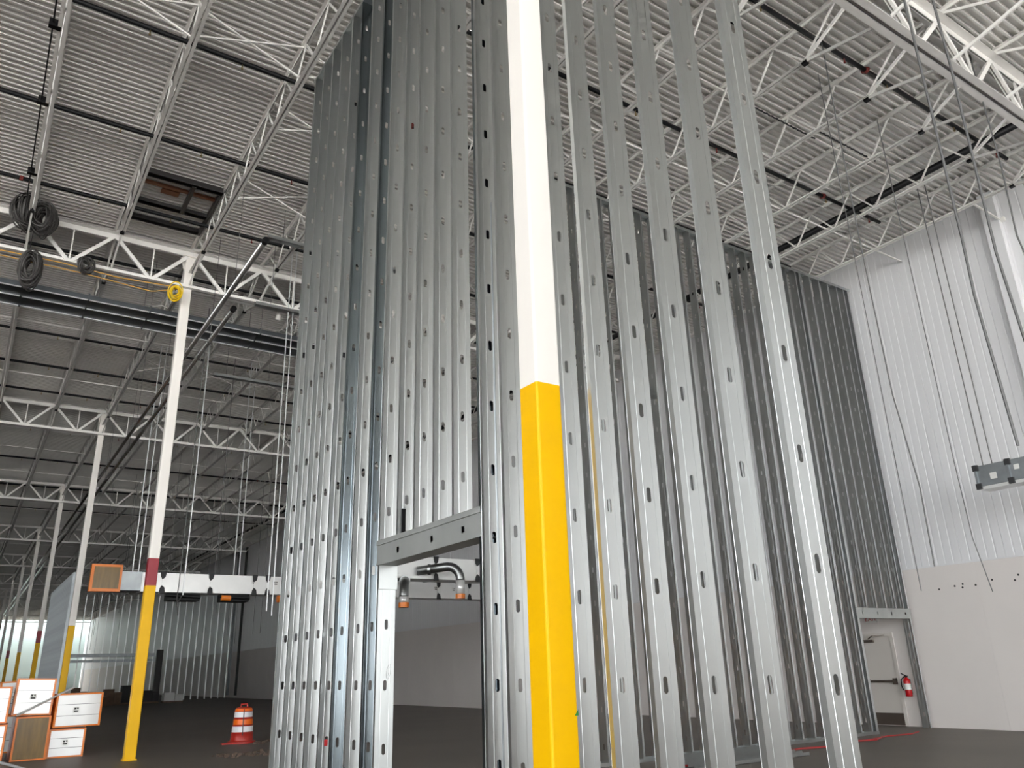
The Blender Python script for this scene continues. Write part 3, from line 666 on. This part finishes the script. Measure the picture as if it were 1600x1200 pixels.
MB().box((DX-.55, DY_-.2, 0), (DX-.3, DY_-.05, .04)).build('base_flap', DRUMO, o)
# debris piles
def debris(cx, cy, R, n, label):
    mb = MB()
    for k in range(n):
        a = random.random()*6.28; q = R*math.sqrt(random.random()); s = random.uniform(.015, .05); x = cx+q*math.cos(a)*1.6; y = cy+q*math.sin(a)
        mb.box((x-s, y-s*.7, 0), (x+s*random.uniform(.5, 1.2), y+s*.6, s*random.uniform(.5, 1.3)))
    tag(mb.build('debris', DEBRIS, origin=(cx, cy, 0)), label, 'debris', kind='stuff')
debris(7.35, 22.6, .45, 60, 'brown swept rubble beside the traffic drum'); debris(5.9, 19.6, .6, 70, 'thin trail of brown rubble on the floor before the drum')
tag(MB().box((6.3, 18.3, 0), (7.4, 18.8, .03)).build('floor_board', GALVD), 'flat grey board on the floor left of the near stud wall', 'board')
# loose studs stacked inside the framed room
for i in range(6):
    y = 10.2+i*.24; mb = MB(); mb.box((10.4+.1*i, y, 0), (13.2+.1*i, y+.15, .01)).box((10.4+.1*i, y, 0), (13.2+.1*i, y+.005, .06)).box((10.4+.1*i, y+.145, 0), (13.2+.1*i, y+.15, .06))
    tag(mb.build('loose_stud', GALV), f'loose steel stud lying on the floor inside the room, {ORD[i]} from the front', 'loose stud', 'loose studs on the room floor')
pts = [(8.3+.35*k, 10.35+.14*math.sin(k*1.3)+.03*k, .02) for k in range(26)]
tag(MB().path(pts, .018, 6).build('red_hose', REDH), 'red hose along the foot of the dark cross wall', 'hose')
tag(MB().path([(16.2, 11.0, .015), (17.2, 11.2, .015), (18.0, 11.1, .015), (18.6, 11.3, .015)], .015, 6).build('red_hose', REDH), 'short red hose on the floor before the exit doorway', 'hose')
tag(MB().path([(9.2, 10.6, 0), (9.3, 10.7, .35)], [.12, .1], 10).path([(9.3, 10.7, .35), (9.45, 10.8, .42)], .05, 8).build('black_bucket', BLACK), 'small black tool standing by the loose studs', 'tool')
# fire extinguisher on the wall beside the exit door
EX, EY = 19.86, 12.13
o = thing('fire_extinguisher', (EX, EY, .70), 'red fire extinguisher beside the exit door', 'fire extinguisher')
MB().lathe([(0, .70), (.075, .70), (.08, .72), (.08, 1.06), (.06, 1.12), (.025, 1.14), (.025, 1.17), (0, 1.17)], (EX, EY, 0), 20).build('cylinder', REDX, o, smooth=True)
MB().box((EX-.03, EY-.03, 1.15), (EX+.03, EY+.03, 1.19)).beam((EX, EY, 1.19), (EX, EY+.12, 1.24), .02, .02).build('valve_handle', BLACK, o)
MB().path([(EX-.03, EY+.02, 1.17), (EX-.07, EY+.10, 1.10), (EX-.06, EY+.12, .95), (EX-.04, EY+.10, .85)], .014, 8).build('hose', BLACK, o)
MB().lathe([(.0815, .86), (.0815, 1.0)], (EX, EY, 0), 12, math.pi*.75, math.pi*1.6).build('paper_label', PAPER, o)
MB().box((EX+.08, EY-.03, .75), (19.984, EY+.03, 1.1)).build('bracket', BLACK, o)
# exit sign above the door
o = thing('exit_sign', (19.9, 12.86, 2.5), 'red and white exit sign above the door, half behind the header', 'sign')
MB().box((19.93, 12.70, 2.50), (19.98, 13.02, 2.70)).build('sign_body', PAPER, o)
fc = bpy.data.curves.new('exit_text', 'FONT'); fc.body = 'EXIT'; fc.size = .17; fc.extrude = .002; fc.align_x = 'CENTER'; fc.align_y = 'CENTER'
f0 = bpy.data.objects.new('tmp', fc); COL.objects.link(f0); bpy.context.view_layer.update()
fm = bpy.data.meshes.new_from_object(f0.evaluated_get(bpy.context.evaluated_depsgraph_get())); bpy.data.objects.remove(f0)
ft = bpy.data.objects.new('exit_lettering', fm); COL.objects.link(ft); ft.parent = o; fm.materials.clear(); fm.materials.append(REDT)
ft.location = (.025, 0, .10); ft.rotation_euler = (math.pi/2, 0, -math.pi/2)

# ------------------------------------------------------------------ deep background
fs1 = thing('stud_wall', (WX, 41.0, 0), 'distant stud wall seen edge-on behind the third column', 'stud wall')
FST = MB().box((-.1, 0, 0), (.1, .003, 6.3)).box((-.1, 0, 0), (-.097, .04, 6.3)).box((.097, 0, 0), (.1, .04, 6.3)).mesh('stud', GALVD)
for k in range(26):
    inst('stud', FST, fs1, (0, k*.4064, 0))
fs2 = thing('stud_wall', (12, 75, 0), 'distant row of thin bright studs across the hall', 'stud wall')
FS2 = MB().box((-.03, -.1, 0), (.03, -.097, 8.4)).box((-.03, -.1, 0), (-.027, .1, 8.4)).mesh('stud', RODB)
for k in range(24): inst('stud', FS2, fs2, (-4.6+k*.56, 0, 0))
MB().box((7.2, 74.9, 3.1), (13.6, 75.2, 3.3)).box((7.2, 74.6, 3.5), (13.6, 75.4, 3.75)).build('header', GALVD, fs2)
MB().box((13.8, 74.7, 0), (14.3, 75.0, 4.0)).build('door_post', DARKS, fs2)
for i, (x, y, sx, h, c) in enumerate(((9.0, 66, 1.2, 1.1, CARTON), (10.3, 67, 1.4, 1.3, RUBBER), (11.8, 67, 1.1, .9, RUBBER), (13.0, 66, 1.4, .7, PAPER), (8.3, 64, .7, .8, CARTON), (6.3, 60, .9, 1.3, CARTON), (7.2, 58, .6, 1.0, PAPER))):
    o = thing('pallet_load', (x, y, 0), ['brown cartons', 'dark wrapped load', 'low dark wrapped load', 'low pale load', 'small brown carton', 'tall brown carton stack', 'small white carton'][i]+' on a pallet far down the hall', 'pallet load', 'pallet loads far down the hall')
    MB().box((x, y, .02), (x+sx, y+1, .05)).box((x, y, .1), (x+sx, y+1, .13)).box((x, y+.1, .05), (x+sx, y+.2, .1)).box((x, y+.8, .05), (x+sx, y+.9, .1)).build('pallet', CARTON, o)
    MB().box((x+.04, y+.04, .13), (x+sx*.55, y+.95, h)).build('carton', c, o); MB().box((x+sx*.57, y+.04, .13), (x+sx-.04, y+.95, h*.8)).build('carton', c, o)
# storefront glazing in the far wall
for i in range(3):
    wn = tag(MB().box((9.0+i*3.2, 179.76, .4), (11.8+i*3.2, 179.86, 3.0)).build(f'window_{i+1}', FARW), 'far storefront window in the end wall', kind='structure')
    MB().box((9.15+i*3.2, 179.70, .55), (10.35+i*3.2, 179.76, 2.85)).build('pane', GLASS, wn); MB().box((10.45+i*3.2, 179.70, .55), (11.65+i*3.2, 179.76, 2.85)).build('pane', GLASS, wn)
# conduits and switchgear on the right wall, far off
for i, y in enumerate((58.0, 59.5, 60.3, 72.0, 74.5)):
    tag(MB().path([(19.85, y, .2), (19.85, y, 12.5)], .07, 8).path([(19.8, y+.2, .2), (19.8, y+.2, 12.5)], .05, 8).build('wall_conduit', DARKS if i % 2 else GALVD), f'pair of vertical conduits on the far white wall, {ORD[i]} from the near stud wall', 'conduit', 'vertical conduits on the far wall')
o = thing('switch_cabinet', (19.6, 59.5, 0), 'black electrical cabinet under the far wall conduits', 'electrical cabinet')
MB().box((19.5, 58.2, 0), (19.95, 60.6, 2.3)).build('body', DARKS, o); MB().box((19.46, 58.4, .3), (19.5, 59.3, 2.0)).build('door', BLACK, o); MB().box((19.46, 59.5, .3), (19.5, 60.4, 2.0)).build('door', BLACK, o)
tag(MB().box((18.0, 55, 0), (19.3, 55.6, .06)).build('floor_board', DARKS), 'dark plank on the floor near the electrical cabinet', 'board')
